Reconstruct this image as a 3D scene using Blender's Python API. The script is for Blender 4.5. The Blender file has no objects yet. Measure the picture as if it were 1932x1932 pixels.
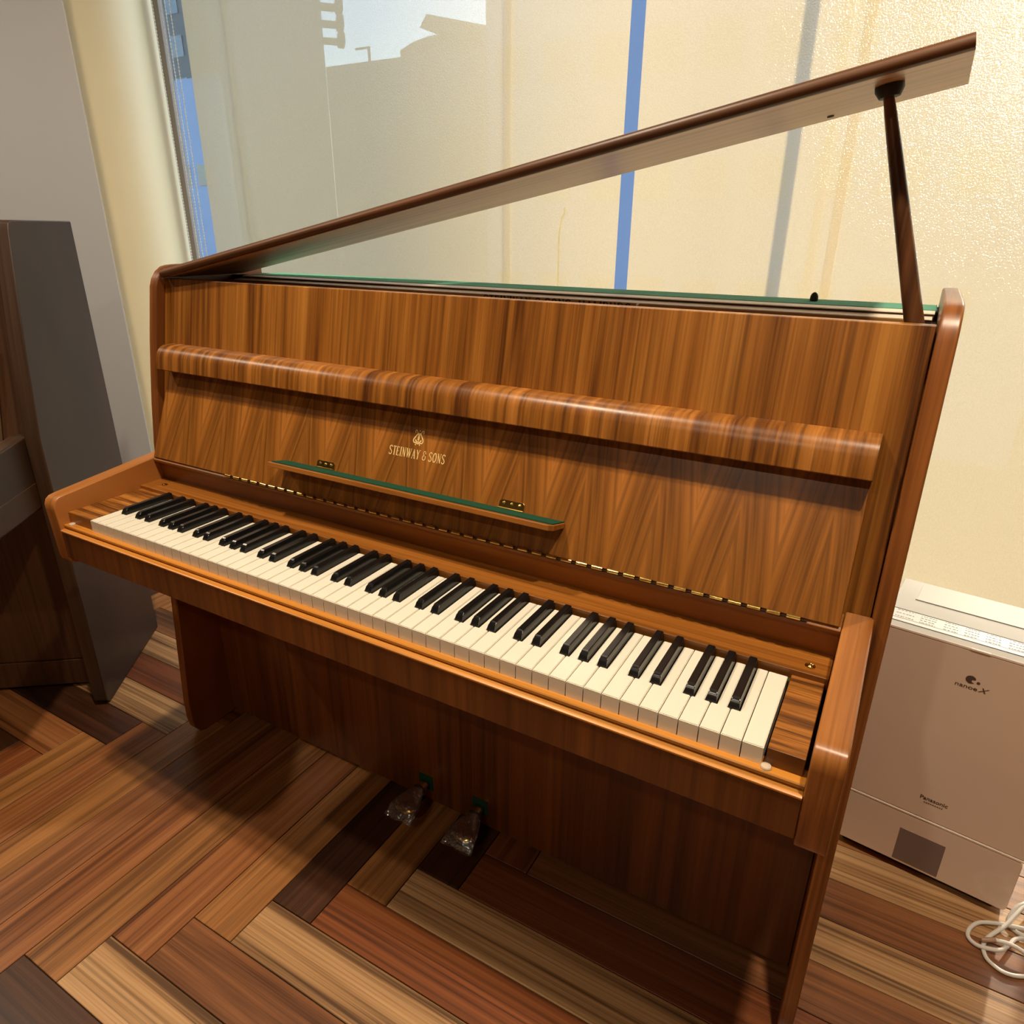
import bpy, bmesh, math, random
from mathutils import Vector, Matrix
random.seed(7)
SC = bpy.context.scene
COL = SC.collection

# ------------------------------------------------------------------ camera
cam = bpy.data.cameras.new('camera')
cam.sensor_width = 36.0
cam.lens = 1303.59 / 1932 * 36.0
cam.clip_start = 0.02
cam.clip_end = 500
camo = bpy.data.objects.new('camera', cam)
COL.objects.link(camo)
camo.matrix_world = Matrix((
    (0.86846345, -0.19379881, 0.45630390, 1.27576965),
    (0.49569090, 0.32486472, -0.80545232, -0.64646166),
    (0.00785867, 0.92569160, 0.37819744, 1.19362938),
    (0, 0, 0, 1)))
SC.camera = camo

# ------------------------------------------------------------------ light, sky, exposure
SUN_EL, SUN_AZ = math.radians(22), math.radians(10)     # azimuth from +Y towards +X
SUN_DIR = Vector((math.sin(SUN_AZ) * math.cos(SUN_EL), math.cos(SUN_AZ) * math.cos(SUN_EL), math.sin(SUN_EL)))
sun = bpy.data.lights.new('sun', 'SUN')
sun.energy = 4.5
sun.angle = math.radians(1.5)
sun.color = (1.0, 0.83, 0.60)
suno = bpy.data.objects.new('sun', sun)
suno.rotation_euler = SUN_DIR.to_track_quat('Z', 'Y').to_euler()
suno.location = (3, 14, 9)
COL.objects.link(suno)

world = bpy.data.worlds.new('sky')
SC.world = world
world.use_nodes = True
wn = world.node_tree
wn.nodes.clear()
w_out = wn.nodes.new('ShaderNodeOutputWorld')
w_bg = wn.nodes.new('ShaderNodeBackground')
w_sky = wn.nodes.new('ShaderNodeTexSky')
w_sky.sky_type = 'NISHITA'
w_sky.sun_disc = False
w_sky.sun_elevation = SUN_EL
w_sky.sun_rotation = SUN_AZ
w_sky.dust_density = 0.6
w_bg.inputs['Strength'].default_value = 0.72
wn.links.new(w_sky.outputs[0], w_bg.inputs['Color'])
wn.links.new(w_bg.outputs[0], w_out.inputs['Surface'])

vs = SC.view_settings
vs.view_transform = 'Standard'
vs.look = 'None'
vs.gamma = 1.0
vs.use_curve_mapping = False
vs.exposure = 0.0
cy = SC.cycles
cy.adaptive_threshold = 0.05
cy.max_bounces = 5
cy.diffuse_bounces = 3
cy.glossy_bounces = 3
cy.transmission_bounces = 4
cy.transparent_max_bounces = 8
cy.caustics_reflective = False
cy.caustics_refractive = False
LAMP_COL = (1.0, 0.84, 0.62)

# ------------------------------------------------------------------ helpers
def lin(r, g, b):
    def f(c):
        c /= 255.0
        return c / 12.92 if c <= 0.04045 else ((c + 0.055) / 1.055) ** 2.4
    return (f(r), f(g), f(b), 1.0)


def tag(o, label=None, cat=None, group=None, kind=None):
    if label: o['label'] = label
    if cat: o['category'] = cat
    if group: o['group'] = group
    if kind: o['kind'] = kind
    return o


def empty(name, loc=(0, 0, 0), rz=0.0):
    o = bpy.data.objects.new(name, None)
    o.empty_display_size = 0.05
    o.location = loc
    o.rotation_euler = (0, 0, rz)
    COL.objects.link(o)
    return o


def finish(me, smooth=True):
    me.update()
    if smooth:
        for f in me.polygons:
            f.use_smooth = True
        me.set_sharp_from_angle(angle=math.radians(32))


def add(name, me, mat, parent=None, loc=None, bevel=0.0, seg=2):
    o = bpy.data.objects.new(name, me)
    COL.objects.link(o)
    if mat is not None and len(me.materials) == 0:
        me.materials.append(mat)
    if parent is not None:
        o.parent = parent
        if loc is None and parent.type == 'EMPTY' and parent.get('off'):
            loc = [-v for v in parent['off']]
    if loc is not None:
        o.location = loc
    if bevel:
        m = o.modifiers.new('bevel', 'BEVEL')
        m.width = bevel
        m.segments = seg
        m.limit_method = 'ANGLE'
        m.angle_limit = math.radians(32)
        m.harden_normals = True
    return o


def pyd(name, v, f, smooth=True, fix=True):
    me = bpy.data.meshes.new(name)
    me.from_pydata([tuple(p) for p in v], [], f)
    if fix:
        bm = bmesh.new()
        bm.from_mesh(me)
        bmesh.ops.recalc_face_normals(bm, faces=bm.faces)
        bm.to_mesh(me)
        bm.free()
    finish(me, smooth)
    return me


def box_vf(x0, x1, y0, y1, z0, z1):
    v = [(x, y, z) for x in (x0, x1) for y in (y0, y1) for z in (z0, z1)]
    f = [(0, 1, 3, 2), (4, 6, 7, 5), (0, 4, 5, 1), (2, 3, 7, 6), (0, 2, 6, 4), (1, 5, 7, 3)]
    return v, f


def box(name, x0, x1, y0, y1, z0, z1, mat, parent=None, bevel=0.0015, **k):
    v, f = box_vf(x0, x1, y0, y1, z0, z1)
    return add(name, pyd(name, v, f), mat, parent, bevel=bevel, **k)


def boxes_mesh(name, bxs):
    V, F = [], []
    for b in bxs:
        v, f = box_vf(*b)
        n = len(V)
        V += v
        F += [tuple(i + n for i in q) for q in f]
    return pyd(name, V, F)


def prism_x(name, prof, x0, x1, mat, parent=None, bevel=0.0015, **k):
    n = len(prof)
    v = [(x0, y, z) for y, z in prof] + [(x1, y, z) for y, z in prof]
    f = [tuple(range(n)), tuple(range(2 * n - 1, n - 1, -1))]
    f += [(i, i + n, (i + 1) % n + n, (i + 1) % n) for i in range(n)]
    return add(name, pyd(name, v, f), mat, parent, bevel=bevel, **k)


def prism_z(name, prof, z0, z1, mat, parent=None, bevel=0.0015, **k):
    n = len(prof)
    v = [(x, y, z0) for x, y in prof] + [(x, y, z1) for x, y in prof]
    f = [tuple(range(n)), tuple(range(2 * n - 1, n - 1, -1))]
    f += [(i, i + n, (i + 1) % n + n, (i + 1) % n) for i in range(n)]
    return add(name, pyd(name, v, f), mat, parent, bevel=bevel, **k)


def loft(name, rings, mat, parent=None, close=True, bevel=0.0, **k):
    n = len(rings[0])
    V = [p for r in rings for p in r]
    F = []
    for i in range(len(rings) - 1):
        for j in range(n):
            F.append((i * n + j, i * n + (j + 1) % n, (i + 1) * n + (j + 1) % n, (i + 1) * n + j))
    if close:
        F.append(tuple(range(n)))
        F.append(tuple(range(len(V) - 1, len(V) - n - 1, -1)))
    return add(name, pyd(name, V, F), mat, parent, bevel=bevel, **k)


def tube_vf(pts, rad, n=10, closed=False):
    pts = [Vector(p) for p in pts]
    if not isinstance(rad, (list, tuple)):
        rad = [rad] * len(pts)
    V, F = [], []
    prev = None
    m = len(pts)
    for i, p in enumerate(pts):
        a = pts[(i - 1) % m] if (closed or i > 0) else pts[i]
        b = pts[(i + 1) % m] if (closed or i < m - 1) else pts[i]
        t = (b - a).normalized()
        if prev is None:
            up = Vector((0, 0, 1)) if abs(t.z) < 0.9 else Vector((1, 0, 0))
            u = t.cross(up).normalized()
        else:
            u = (prev - t * prev.dot(t)).normalized()
        prev = u
        w = t.cross(u)
        for j in range(n):
            c = 2 * math.pi * j / n
            V.append(p + (u * math.cos(c) + w * math.sin(c)) * rad[i])
    for i in range(m if closed else m - 1):
        k2 = (i + 1) % m
        for j in range(n):
            F.append((i * n + j, i * n + (j + 1) % n, k2 * n + (j + 1) % n, k2 * n + j))
    if not closed:
        F.append(tuple(range(n)))
        F.append(tuple(range((m - 1) * n, m * n)))
    return V, F


def tube(name, pts, rad, mat, parent=None, n=10, **k):
    V, F = tube_vf(pts, rad, n)
    return add(name, pyd(name, V, F), mat, parent, **k)


def catmull(P, sub=6):
    P = [Vector(p) for p in P]
    out = []
    for i in range(len(P) - 1):
        p0 = P[max(i - 1, 0)]
        p1, p2 = P[i], P[i + 1]
        p3 = P[min(i + 2, len(P) - 1)]
        for s in range(sub):
            t = s / sub
            out.append(0.5 * ((2 * p1) + (p2 - p0) * t + (2 * p0 - 5 * p1 + 4 * p2 - p3) * t * t + (3 * p1 - p0 - 3 * p2 + p3) * t ** 3))
    out.append(P[-1])
    return out


def lathe(name, prof, mat, parent=None, n=24, loc=None, axis=None, bevel=0, **k):
    V, F = [], []
    m = len(prof)
    for r, z in prof:
        for j in range(n):
            c = 2 * math.pi * j / n
            V.append(Vector((r * math.cos(c), r * math.sin(c), z)))
    for i in range(m - 1):
        for j in range(n):
            F.append((i * n + j, i * n + (j + 1) % n, (i + 1) * n + (j + 1) % n, (i + 1) * n + j))
    F.append(tuple(range(n)))
    F.append(tuple(range((m - 1) * n, m * n)))
    if axis is not None:
        M = Vector(axis).to_track_quat('Z', 'Y').to_matrix()
        V = [M @ v for v in V]
    if loc is not None:
        V = [v + Vector(loc) for v in V]
    return add(name, pyd(name, V, F), mat, parent, bevel=bevel, **k)


# ------------------------------------------------------------------ materials
def new_mat(name):
    m = bpy.data.materials.new(name)
    m.use_nodes = True
    nt = m.node_tree
    nt.nodes.clear()
    out = nt.nodes.new('ShaderNodeOutputMaterial')
    b = nt.nodes.new('ShaderNodeBsdfPrincipled')
    nt.links.new(b.outputs[0], out.inputs['Surface'])
    return m, nt, b, out


def math_n(nt, op, a, b=None, c=None):
    n = nt.nodes.new('ShaderNodeMath')
    n.operation = op
    for i, v in enumerate((a, b, c)):
        if v is None: continue
        if isinstance(v, (int, float)):
            n.inputs[i].default_value = v
        else:
            nt.links.new(v, n.inputs[i])
    return n.outputs[0]


def plain(name, col, rough=0.5, metal=0.0, spec=0.5, coat=0.0, noise=0.0, nscale=40.0, bump=0.0, bscale=400.0):
    m, nt, b, out = new_mat(name)
    b.inputs['Base Color'].default_value = col
    b.inputs['Roughness'].default_value = rough
    b.inputs['Metallic'].default_value = metal
    b.inputs['Specular IOR Level'].default_value = spec
    b.inputs['Coat Weight'].default_value = coat
    b.inputs['Coat Roughness'].default_value = 0.12
    tc = nt.nodes.new('ShaderNodeTexCoord')
    if noise:
        nz = nt.nodes.new('ShaderNodeTexNoise')
        nz.inputs['Scale'].default_value = nscale
        nz.inputs['Detail'].default_value = 4
        nt.links.new(tc.outputs['Object'], nz.inputs['Vector'])
        mx = nt.nodes.new('ShaderNodeMix')
        mx.data_type = 'RGBA'
        mx.inputs['A'].default_value = [c * (1 - noise) for c in col[:3]] + [1]
        mx.inputs['B'].default_value = [min(1, c * (1 + noise)) for c in col[:3]] + [1]
        nt.links.new(nz.outputs['Fac'], mx.inputs['Factor'])
        nt.links.new(mx.outputs['Result'], b.inputs['Base Color'])
    if bump:
        n2 = nt.nodes.new('ShaderNodeTexNoise')
        n2.inputs['Scale'].default_value = bscale
        n2.inputs['Detail'].default_value = 3
        nt.links.new(tc.outputs['Object'], n2.inputs['Vector'])
        bp = nt.nodes.new('ShaderNodeBump')
        bp.inputs['Strength'].default_value = bump
        bp.inputs['Distance'].default_value = 0.001
        nt.links.new(n2.outputs['Fac'], bp.inputs['Height'])
        nt.links.new(bp.outputs[0], b.inputs['Normal'])
    return m


def wood(name, dark, mid, light, axis='Z', across=34.0, along=1.3, fine=330.0, rough=0.33, coat=0.0,
         mirror=0.0, skew=0.0, rand=False, lo=0.37, hi=0.64, wave=0.0, bumpy=0.06, spec=0.5, wob=0.10, wscale=0.9, pore=0.62):
    m, nt, b, out = new_mat(name)
    L = nt.links.new
    tc = nt.nodes.new('ShaderNodeTexCoord')
    vec = tc.outputs['Object']
    if rand:
        oi = nt.nodes.new('ShaderNodeObjectInfo')
        ad = nt.nodes.new('ShaderNodeVectorMath')
        ad.operation = 'ADD'
        cb = nt.nodes.new('ShaderNodeCombineXYZ')
        r = math_n(nt, 'MULTIPLY', oi.outputs['Random'], 37.0)
        for i in range(3): L(r, cb.inputs[i])
        L(vec, ad.inputs[0]); L(cb.outputs[0], ad.inputs[1])
        vec = ad.outputs[0]
    sp = nt.nodes.new('ShaderNodeSeparateXYZ')
    L(vec, sp.inputs[0])
    X, Y, Z = sp.outputs
    g, a, c = {'Z': (Z, X, Y), 'X': (X, Y, Z), 'Y': (Y, X, Z)}[axis]
    # slow wander of the grain lines
    wv = nt.nodes.new('ShaderNodeCombineXYZ')
    L(math_n(nt, 'MULTIPLY', a, 6.0), wv.inputs[0]); L(math_n(nt, 'MULTIPLY', c, 0.5), wv.inputs[1]); L(math_n(nt, 'MULTIPLY', g, wscale), wv.inputs[2])
    nw = nt.nodes.new('ShaderNodeTexNoise')
    nw.inputs['Scale'].default_value = 1.0
    nw.inputs['Detail'].default_value = 1
    L(wv.outputs[0], nw.inputs['Vector'])
    a2 = a
    if mirror:
        a2 = math_n(nt, 'PINGPONG', math_n(nt, 'ADD', a, 10 * mirror), mirror)
    if skew:
        sk = math_n(nt, 'MULTIPLY', math_n(nt, 'ADD', math_n(nt, 'MULTIPLY', nw.outputs['Fac'], 2.2), -0.1), skew)
        a2 = math_n(nt, 'ADD', a2, math_n(nt, 'MULTIPLY', math_n(nt, 'SUBTRACT', g, 0.83), sk))
    a3 = math_n(nt, 'ADD', math_n(nt, 'MULTIPLY', a2, across), math_n(nt, 'MULTIPLY', nw.outputs['Fac'], wob * 4.0))

    def nz(va, vc, vg, det, ro=0.6, dist=0.0):
        cv = nt.nodes.new('ShaderNodeCombineXYZ')
        L(va, cv.inputs[0]); L(vc, cv.inputs[1]); L(vg, cv.inputs[2])
        n = nt.nodes.new('ShaderNodeTexNoise')
        n.inputs['Scale'].default_value = 1.0
        n.inputs['Detail'].default_value = det
        n.inputs['Roughness'].default_value = ro
        n.inputs['Distortion'].default_value = dist
        L(cv.outputs[0], n.inputs['Vector'])
        return n.outputs['Fac']
    n1 = nz(a3, math_n(nt, 'MULTIPLY', c, across * 0.05), math_n(nt, 'MULTIPLY', g, along), 3.0, 0.66, 0.0)
    n2 = nz(math_n(nt, 'MULTIPLY', a2, fine), math_n(nt, 'MULTIPLY', c, fine * 0.03), math_n(nt, 'MULTIPLY', g, 3.0), 2.0)
    n3 = nz(math_n(nt, 'MULTIPLY', a2, across * 0.22), math_n(nt, 'MULTIPLY', c, across * 0.02), math_n(nt, 'MULTIPLY', g, along * 0.5), 1.0)
    fac = math_n(nt, 'ADD', math_n(nt, 'MULTIPLY', n1, 0.58), math_n(nt, 'ADD', math_n(nt, 'MULTIPLY', n2, 0.20), math_n(nt, 'MULTIPLY', n3, 0.22)))
    if wave:
        sn = math_n(nt, 'SINE', math_n(nt, 'MULTIPLY', a3, wave))
        fac = math_n(nt, 'ADD', fac, math_n(nt, 'MULTIPLY', sn, 0.06))
    cr = nt.nodes.new('ShaderNodeValToRGB')
    e = cr.color_ramp.elements
    e[0].position = lo; e[0].color = dark
    e[1].position = hi; e[1].color = light
    k = cr.color_ramp.elements.new((lo + hi) / 2); k.color = mid
    L(fac, cr.inputs[0])
    n4 = nz(math_n(nt, 'MULTIPLY', a2, across * 3.4), math_n(nt, 'MULTIPLY', c, across * 0.1), math_n(nt, 'MULTIPLY', g, along * 1.4), 2.0, 0.5)
    mr = nt.nodes.new('ShaderNodeMapRange')
    mr.inputs['From Min'].default_value = 0.30
    mr.inputs['From Max'].default_value = 0.50
    mr.inputs['To Min'].default_value = pore
    mr.inputs['To Max'].default_value = 1.0
    L(n4, mr.inputs['Value'])
    ml = nt.nodes.new('ShaderNodeVectorMath')
    ml.operation = 'SCALE'
    L(cr.outputs[0], ml.inputs[0]); L(mr.outputs[0], ml.inputs['Scale'])
    L(ml.outputs[0], b.inputs['Base Color'])
    rr = math_n(nt, 'ADD', rough - 0.06, math_n(nt, 'MULTIPLY', n2, 0.12))
    L(rr, b.inputs['Roughness'])
    b.inputs['Specular IOR Level'].default_value = spec
    b.inputs['Coat Weight'].default_value = coat
    b.inputs['Coat Roughness'].default_value = 0.2
    if bumpy:
        bp = nt.nodes.new('ShaderNodeBump')
        bp.inputs['Strength'].default_value = bumpy
        bp.inputs['Distance'].default_value = 0.0006
        L(n2, bp.inputs['Height'])
        L(bp.outputs[0], b.inputs['Normal'])
    return m


WD, WM, WL = lin(90, 48, 12), lin(144, 88, 30), lin(176, 116, 48)
M_wz = wood('walnut_vertical', WD, WM, WL, 'Z', across=38, along=1.2)
M_fb = wood('walnut_bookmatched', WD, WM, lin(182, 114, 48), 'Z', across=34, along=1.4, mirror=0.056, skew=0.17)
M_rail = wood('walnut_rail', lin(88, 46, 14), WM, lin(182, 118, 52), 'Z', across=52, along=2.0)
M_wx = wood('walnut_lengthwise', lin(110, 62, 20), lin(146, 88, 32), lin(168, 106, 42), 'X', across=36, along=1.1)
M_blk = wood('walnut_block', lin(80, 44, 14), lin(146, 90, 36), lin(182, 120, 54), 'X', across=95, along=5.0, lo=0.40, hi=0.60)
M_wy = wood('walnut_arm', lin(134, 80, 34), lin(168, 106, 50), lin(188, 124, 64), 'Y', across=46, along=1.2, rough=0.3, pore=0.78)
M_lid_lit = wood('walnut_lid_lit', lin(172, 122, 84), lin(198, 150, 110), lin(214, 168, 128), 'X', across=60, along=1.2, pore=0.8)  # lid wood lightened for the window light on its underside
M_slip = wood('walnut_slip_lit', lin(176, 108, 36), lin(196, 126, 46), lin(208, 140, 58), 'X', across=50, along=1.0, lo=0.3, hi=0.7)  # slip wood with the light from above put into its colour
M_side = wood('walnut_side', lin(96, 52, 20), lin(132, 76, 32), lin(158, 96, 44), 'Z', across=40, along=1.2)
M_prop = wood('walnut_prop', lin(76, 44, 22), lin(104, 64, 36), lin(124, 80, 48), 'Z', across=40, along=1.2)
M_lid_shade = wood('walnut_lid_shade', lin(70, 40, 20), lin(96, 58, 30), lin(116, 72, 40), 'X', across=60, along=1.2, rough=0.42)  # same lid wood, darkened for the edge turned away from the window
M_low = wood('walnut_lower', lin(84, 44, 16), lin(112, 62, 24), lin(130, 74, 30), 'Z', across=22, along=0.8)
M_dark = wood('dark_walnut', lin(48, 30, 18), lin(68, 47, 33), lin(84, 60, 44), 'Z', across=30, along=1.0, rough=0.42, lo=0.34, hi=0.7)
M_darkf = wood('dark_walnut_front', lin(58, 34, 18), lin(80, 50, 28), lin(94, 60, 36), 'Z', across=30, along=1.0, rough=0.45, lo=0.34, hi=0.7)
M_white = plain('key_ivory', lin(230, 223, 207), 0.25, coat=0.2)
M_black = plain('key_ebony', lin(20, 19, 19), 0.22, spec=0.5)
M_brass = plain('brass', lin(226, 190, 110), 0.16, metal=1.0)
M_gold = plain('gold_inlay', lin(244, 208, 140), 0.4, metal=0.1)
M_felt = plain('green_felt', lin(112, 178, 152), 0.95, spec=0.1, noise=0.15, nscale=900, bump=0.5, bscale=1500)
M_dfelt = plain('dark_green_felt', lin(30, 70, 52), 0.95, spec=0.1, noise=0.2, nscale=700)
M_cream = plain('cream_laminate', lin(252, 236, 212), 0.4)
M_plate = plain('bronze_plate', lin(178, 130, 72), 0.4, metal=0.2)
M_blackp = plain('black_paint', lin(18, 14, 12), 0.5)
M_int = plain('case_inside', lin(58, 32, 18), 0.6)
M_rub = plain('black_rubber', lin(34, 30, 28), 0.6)
M_bump = plain('clear_bumper', lin(206, 186, 164), 0.25)
M_fgreen = plain('keybed_felt', lin(58, 62, 30), 0.95, spec=0.1)
M_puser = plain('purifier_beige', lin(240, 214, 194), 0.22, coat=0.6)
M_ptop = plain('purifier_top', lin(236, 234, 230), 0.4)
M_pwhite = plain('purifier_white', lin(248, 248, 246), 0.3)
M_pline = plain('purifier_seam', lin(96, 88, 82), 0.5)
M_ptrim = plain('purifier_trim', lin(255, 240, 226), 0.25)
M_psens = plain('purifier_sensor', lin(134, 114, 108), 0.35)
M_pink = plain('purifier_print', lin(92, 70, 60), 0.6)
M_cable = plain('white_cable', lin(226, 220, 214), 0.35)
M_cablep = plain('brown_plug_tip', lin(176, 140, 118), 0.4)
M_wall = plain('wall_paint', lin(120, 104, 88), 0.7, noise=0.03, nscale=6)
M_part = plain('partition_paint', lin(212, 214, 220), 0.22, spec=0.35, noise=0.02, nscale=2)
M_colm = plain('cream_paint', lin(250, 230, 184), 0.42, noise=0.04, nscale=5)
M_ceil = plain('ceiling_paint', lin(140, 128, 114), 0.8, noise=0.02, nscale=5)
M_frame = plain('window_frame', lin(150, 142, 134), 0.45)
M_chain = plain('chain_white', lin(236, 230, 216), 0.35)
M_base = plain('floor_joint', lin(44, 26, 14), 0.6)
M_lampf = plain('lamp_ring', lin(210, 208, 204), 0.4)
M_card = plain('board_edge', lin(150, 118, 84), 0.6)
M_paper = plain('board_paper', lin(196, 184, 162), 0.7)


def glass_mat():
    m, nt, b, out = new_mat('window_glass')
    nt.nodes.remove(b)
    t = nt.nodes.new('ShaderNodeBsdfTransparent')
    t.inputs[0].default_value = (0.93, 0.96, 0.97, 1)
    g = nt.nodes.new('ShaderNodeBsdfGlossy')
    g.inputs['Roughness'].default_value = 0.02
    mx = nt.nodes.new('ShaderNodeMixShader')
    mx.inputs[0].default_value = 0.06
    nt.links.new(t.outputs[0], mx.inputs[1])
    nt.links.new(g.outputs[0], mx.inputs[2])
    nt.links.new(mx.outputs[0], out.inputs['Surface'])
    return m


def plastic_film():
    m, nt, b, out = new_mat('clear_film')
    nt.nodes.remove(b)
    t = nt.nodes.new('ShaderNodeBsdfTransparent')
    t.inputs[0].default_value = (0.9, 0.9, 0.9, 1)
    g = nt.nodes.new('ShaderNodeBsdfGlossy')
    g.inputs['Roughness'].default_value = 0.08
    tc = nt.nodes.new('ShaderNodeTexCoord')
    nz = nt.nodes.new('ShaderNodeTexNoise')
    nz.inputs['Scale'].default_value = 90
    nt.links.new(tc.outputs['Object'], nz.inputs['Vector'])
    bp = nt.nodes.new('ShaderNodeBump')
    bp.inputs['Strength'].default_value = 1.0
    bp.inputs['Distance'].default_value = 0.004
    nt.links.new(nz.outputs['Fac'], bp.inputs['Height'])
    nt.links.new(bp.outputs[0], g.inputs['Normal'])
    df = nt.nodes.new('ShaderNodeBsdfDiffuse')
    df.inputs[0].default_value = (0.8, 0.8, 0.8, 1)
    m0 = nt.nodes.new('ShaderNodeMixShader')
    m0.inputs[0].default_value = 0.05
    nt.links.new(t.outputs[0], m0.inputs[1])
    nt.links.new(df.outputs[0], m0.inputs[2])
    mx = nt.nodes.new('ShaderNodeMixShader')
    mx.inputs[0].default_value = 0.26
    nt.links.new(m0.outputs[0], mx.inputs[1])
    nt.links.new(g.outputs[0], mx.inputs[2])
    nt.links.new(mx.outputs[0], out.inputs['Surface'])
    return m


def fabric_mat(name, col, thru, open_f, fwd, rough=0.42):
    """Screen fabric: light scattered through, a little direct view between the threads, a forward lobe with glittering threads."""
    m, nt, b, out = new_mat(name)
    L = nt.links.new
    nt.nodes.remove(b)
    tc = nt.nodes.new('ShaderNodeTexCoord')
    nz = nt.nodes.new('ShaderNodeTexNoise')
    nz.inputs['Scale'].default_value = 420
    nz.inputs['Detail'].default_value = 3
    L(tc.outputs['Object'], nz.inputs['Vector'])
    mp = nt.nodes.new('ShaderNodeMapping')
    mp.inputs['Scale'].default_value = (900, 900, 120)
    L(tc.outputs['Object'], mp.inputs['Vector'])
    nw = nt.nodes.new('ShaderNodeTexNoise')
    nw.inputs['Scale'].default_value = 1.0
    L(mp.outputs[0], nw.inputs['Vector'])
    mixf = math_n(nt, 'ADD', math_n(nt, 'MULTIPLY', nz.outputs['Fac'], 0.6), math_n(nt, 'MULTIPLY', nw.outputs['Fac'], 0.4))
    cr = nt.nodes.new('ShaderNodeValToRGB')
    cr.color_ramp.elements[0].position = 0.3
    cr.color_ramp.elements[0].color = [c * 0.80 for c in thru[:3]] + [1]
    cr.color_ramp.elements[1].position = 0.72
    cr.color_ramp.elements[1].color = thru
    L(mixf, cr.inputs[0])
    d = nt.nodes.new('ShaderNodeBsdfDiffuse')
    d.inputs[0].default_value = col
    t = nt.nodes.new('ShaderNodeBsdfTranslucent')
    L(cr.outputs[0], t.inputs[0])
    r = nt.nodes.new('ShaderNodeBsdfRefraction')
    r.inputs['Color'].default_value = (1.0, 0.97, 0.90, 1)
    r.inputs['Roughness'].default_value = rough
    r.inputs['IOR'].default_value = 1.33
    nb = nt.nodes.new('ShaderNodeTexNoise')
    nb.inputs['Scale'].default_value = 300
    nb.inputs['Detail'].default_value = 2
    L(tc.outputs['Object'], nb.inputs['Vector'])
    bp = nt.nodes.new('ShaderNodeBump')
    bp.inputs['Strength'].default_value = 1.0
    bp.inputs['Distance'].default_value = 0.0040
    L(nb.outputs['Fac'], bp.inputs['Height'])
    L(bp.outputs[0], r.inputs['Normal'])
    tr = nt.nodes.new('ShaderNodeBsdfTransparent')
    m1 = nt.nodes.new('ShaderNodeMixShader')
    m1.inputs[0].default_value = 0.62
    L(d.outputs[0], m1.inputs[1]); L(t.outputs[0], m1.inputs[2])
    m2 = nt.nodes.new('ShaderNodeMixShader')
    m2.inputs[0].default_value = fwd
    L(m1.outputs[0], m2.inputs[1]); L(r.outputs[0], m2.inputs[2])
    m3 = nt.nodes.new('ShaderNodeMixShader')
    m3.inputs[0].default_value = open_f
    L(m2.outputs[0], m3.inputs[1]); L(tr.outputs[0], m3.inputs[2])
    L(m3.outputs[0], out.inputs['Surface'])
    return m


M_glass = glass_mat()
M_film = plastic_film()
M_fab = fabric_mat('blind_fabric', lin(206, 186, 150), lin(252, 224, 170), 0.12, 0.13, 0.20)
M_fab2 = fabric_mat('blind_seam_shade', lin(206, 180, 130), lin(250, 222, 160), 0.62, 0.0)  # for seam strips and the strip that imitates a mullion shadow

# ------------------------------------------------------------------ room shell
RX0, RX1, RY0, RY1, RH = -2.75, 2.75, -2.7, 1.36, 2.62
fl = tag(box('floor', RX0, RX1, RY0, 1.5, -0.06, -0.006, M_base, bevel=0), 'herringbone floor of long wood planks in mixed brown tones', kind='structure')
PW, PN = 0.0985, 9
PL_ = PW * PN
T_dark = wood('plank_dark', lin(46, 26, 16), lin(76, 44, 26), lin(98, 58, 36), 'X', across=30, along=1.2, rand=True, rough=0.36, lo=0.36, hi=0.68)
T_brown = wood('plank_brown', lin(80, 46, 24), lin(132, 82, 48), lin(160, 104, 64), 'X', across=34, along=1.2, rand=True, rough=0.36)
T_red = wood('plank_red', lin(80, 40, 20), lin(128, 70, 36), lin(152, 90, 52), 'X', across=44, along=0.9, rand=True, rough=0.36)
T_tan = wood('plank_tan', lin(110, 68, 32), lin(160, 106, 58), lin(186, 128, 74), 'X', across=36, along=1.3, rand=True, rough=0.36, wob=0.6)
T_orange = wood('plank_orange', lin(92, 50, 24), lin(144, 88, 48), lin(168, 110, 66), 'X', across=46, along=1.0, rand=True, rough=0.36)
T_beige = wood('plank_beige', lin(104, 72, 44), lin(178, 134, 90), lin(204, 160, 114), 'X', across=60, along=0.7, rand=True, rough=0.36, lo=0.40, hi=0.60)
TONES = [T_brown, T_red, T_tan, T_orange, T_beige, T_dark, T_beige, T_tan]
gp = 0.0009
pm = None


def plank_mesh():
    v, f = box_vf(-PL_ / 2 + gp, PL_ / 2 - gp, -PW / 2 + gp, PW / 2 - gp, -0.008, 0.0)
    me = pyd('plank', v, f)
    bm = bmesh.new()
    bm.from_mesh(me)
    bmesh.ops.bevel(bm, geom=[e for e in bm.edges if all(abs(w.co.z) < 1e-6 for w in e.verts)], offset=0.0008, segments=1, affect='EDGES')
    bm.to_mesh(me)
    bm.free()
    finish(me)
    me.materials.append(T_tan)
    return me


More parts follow.
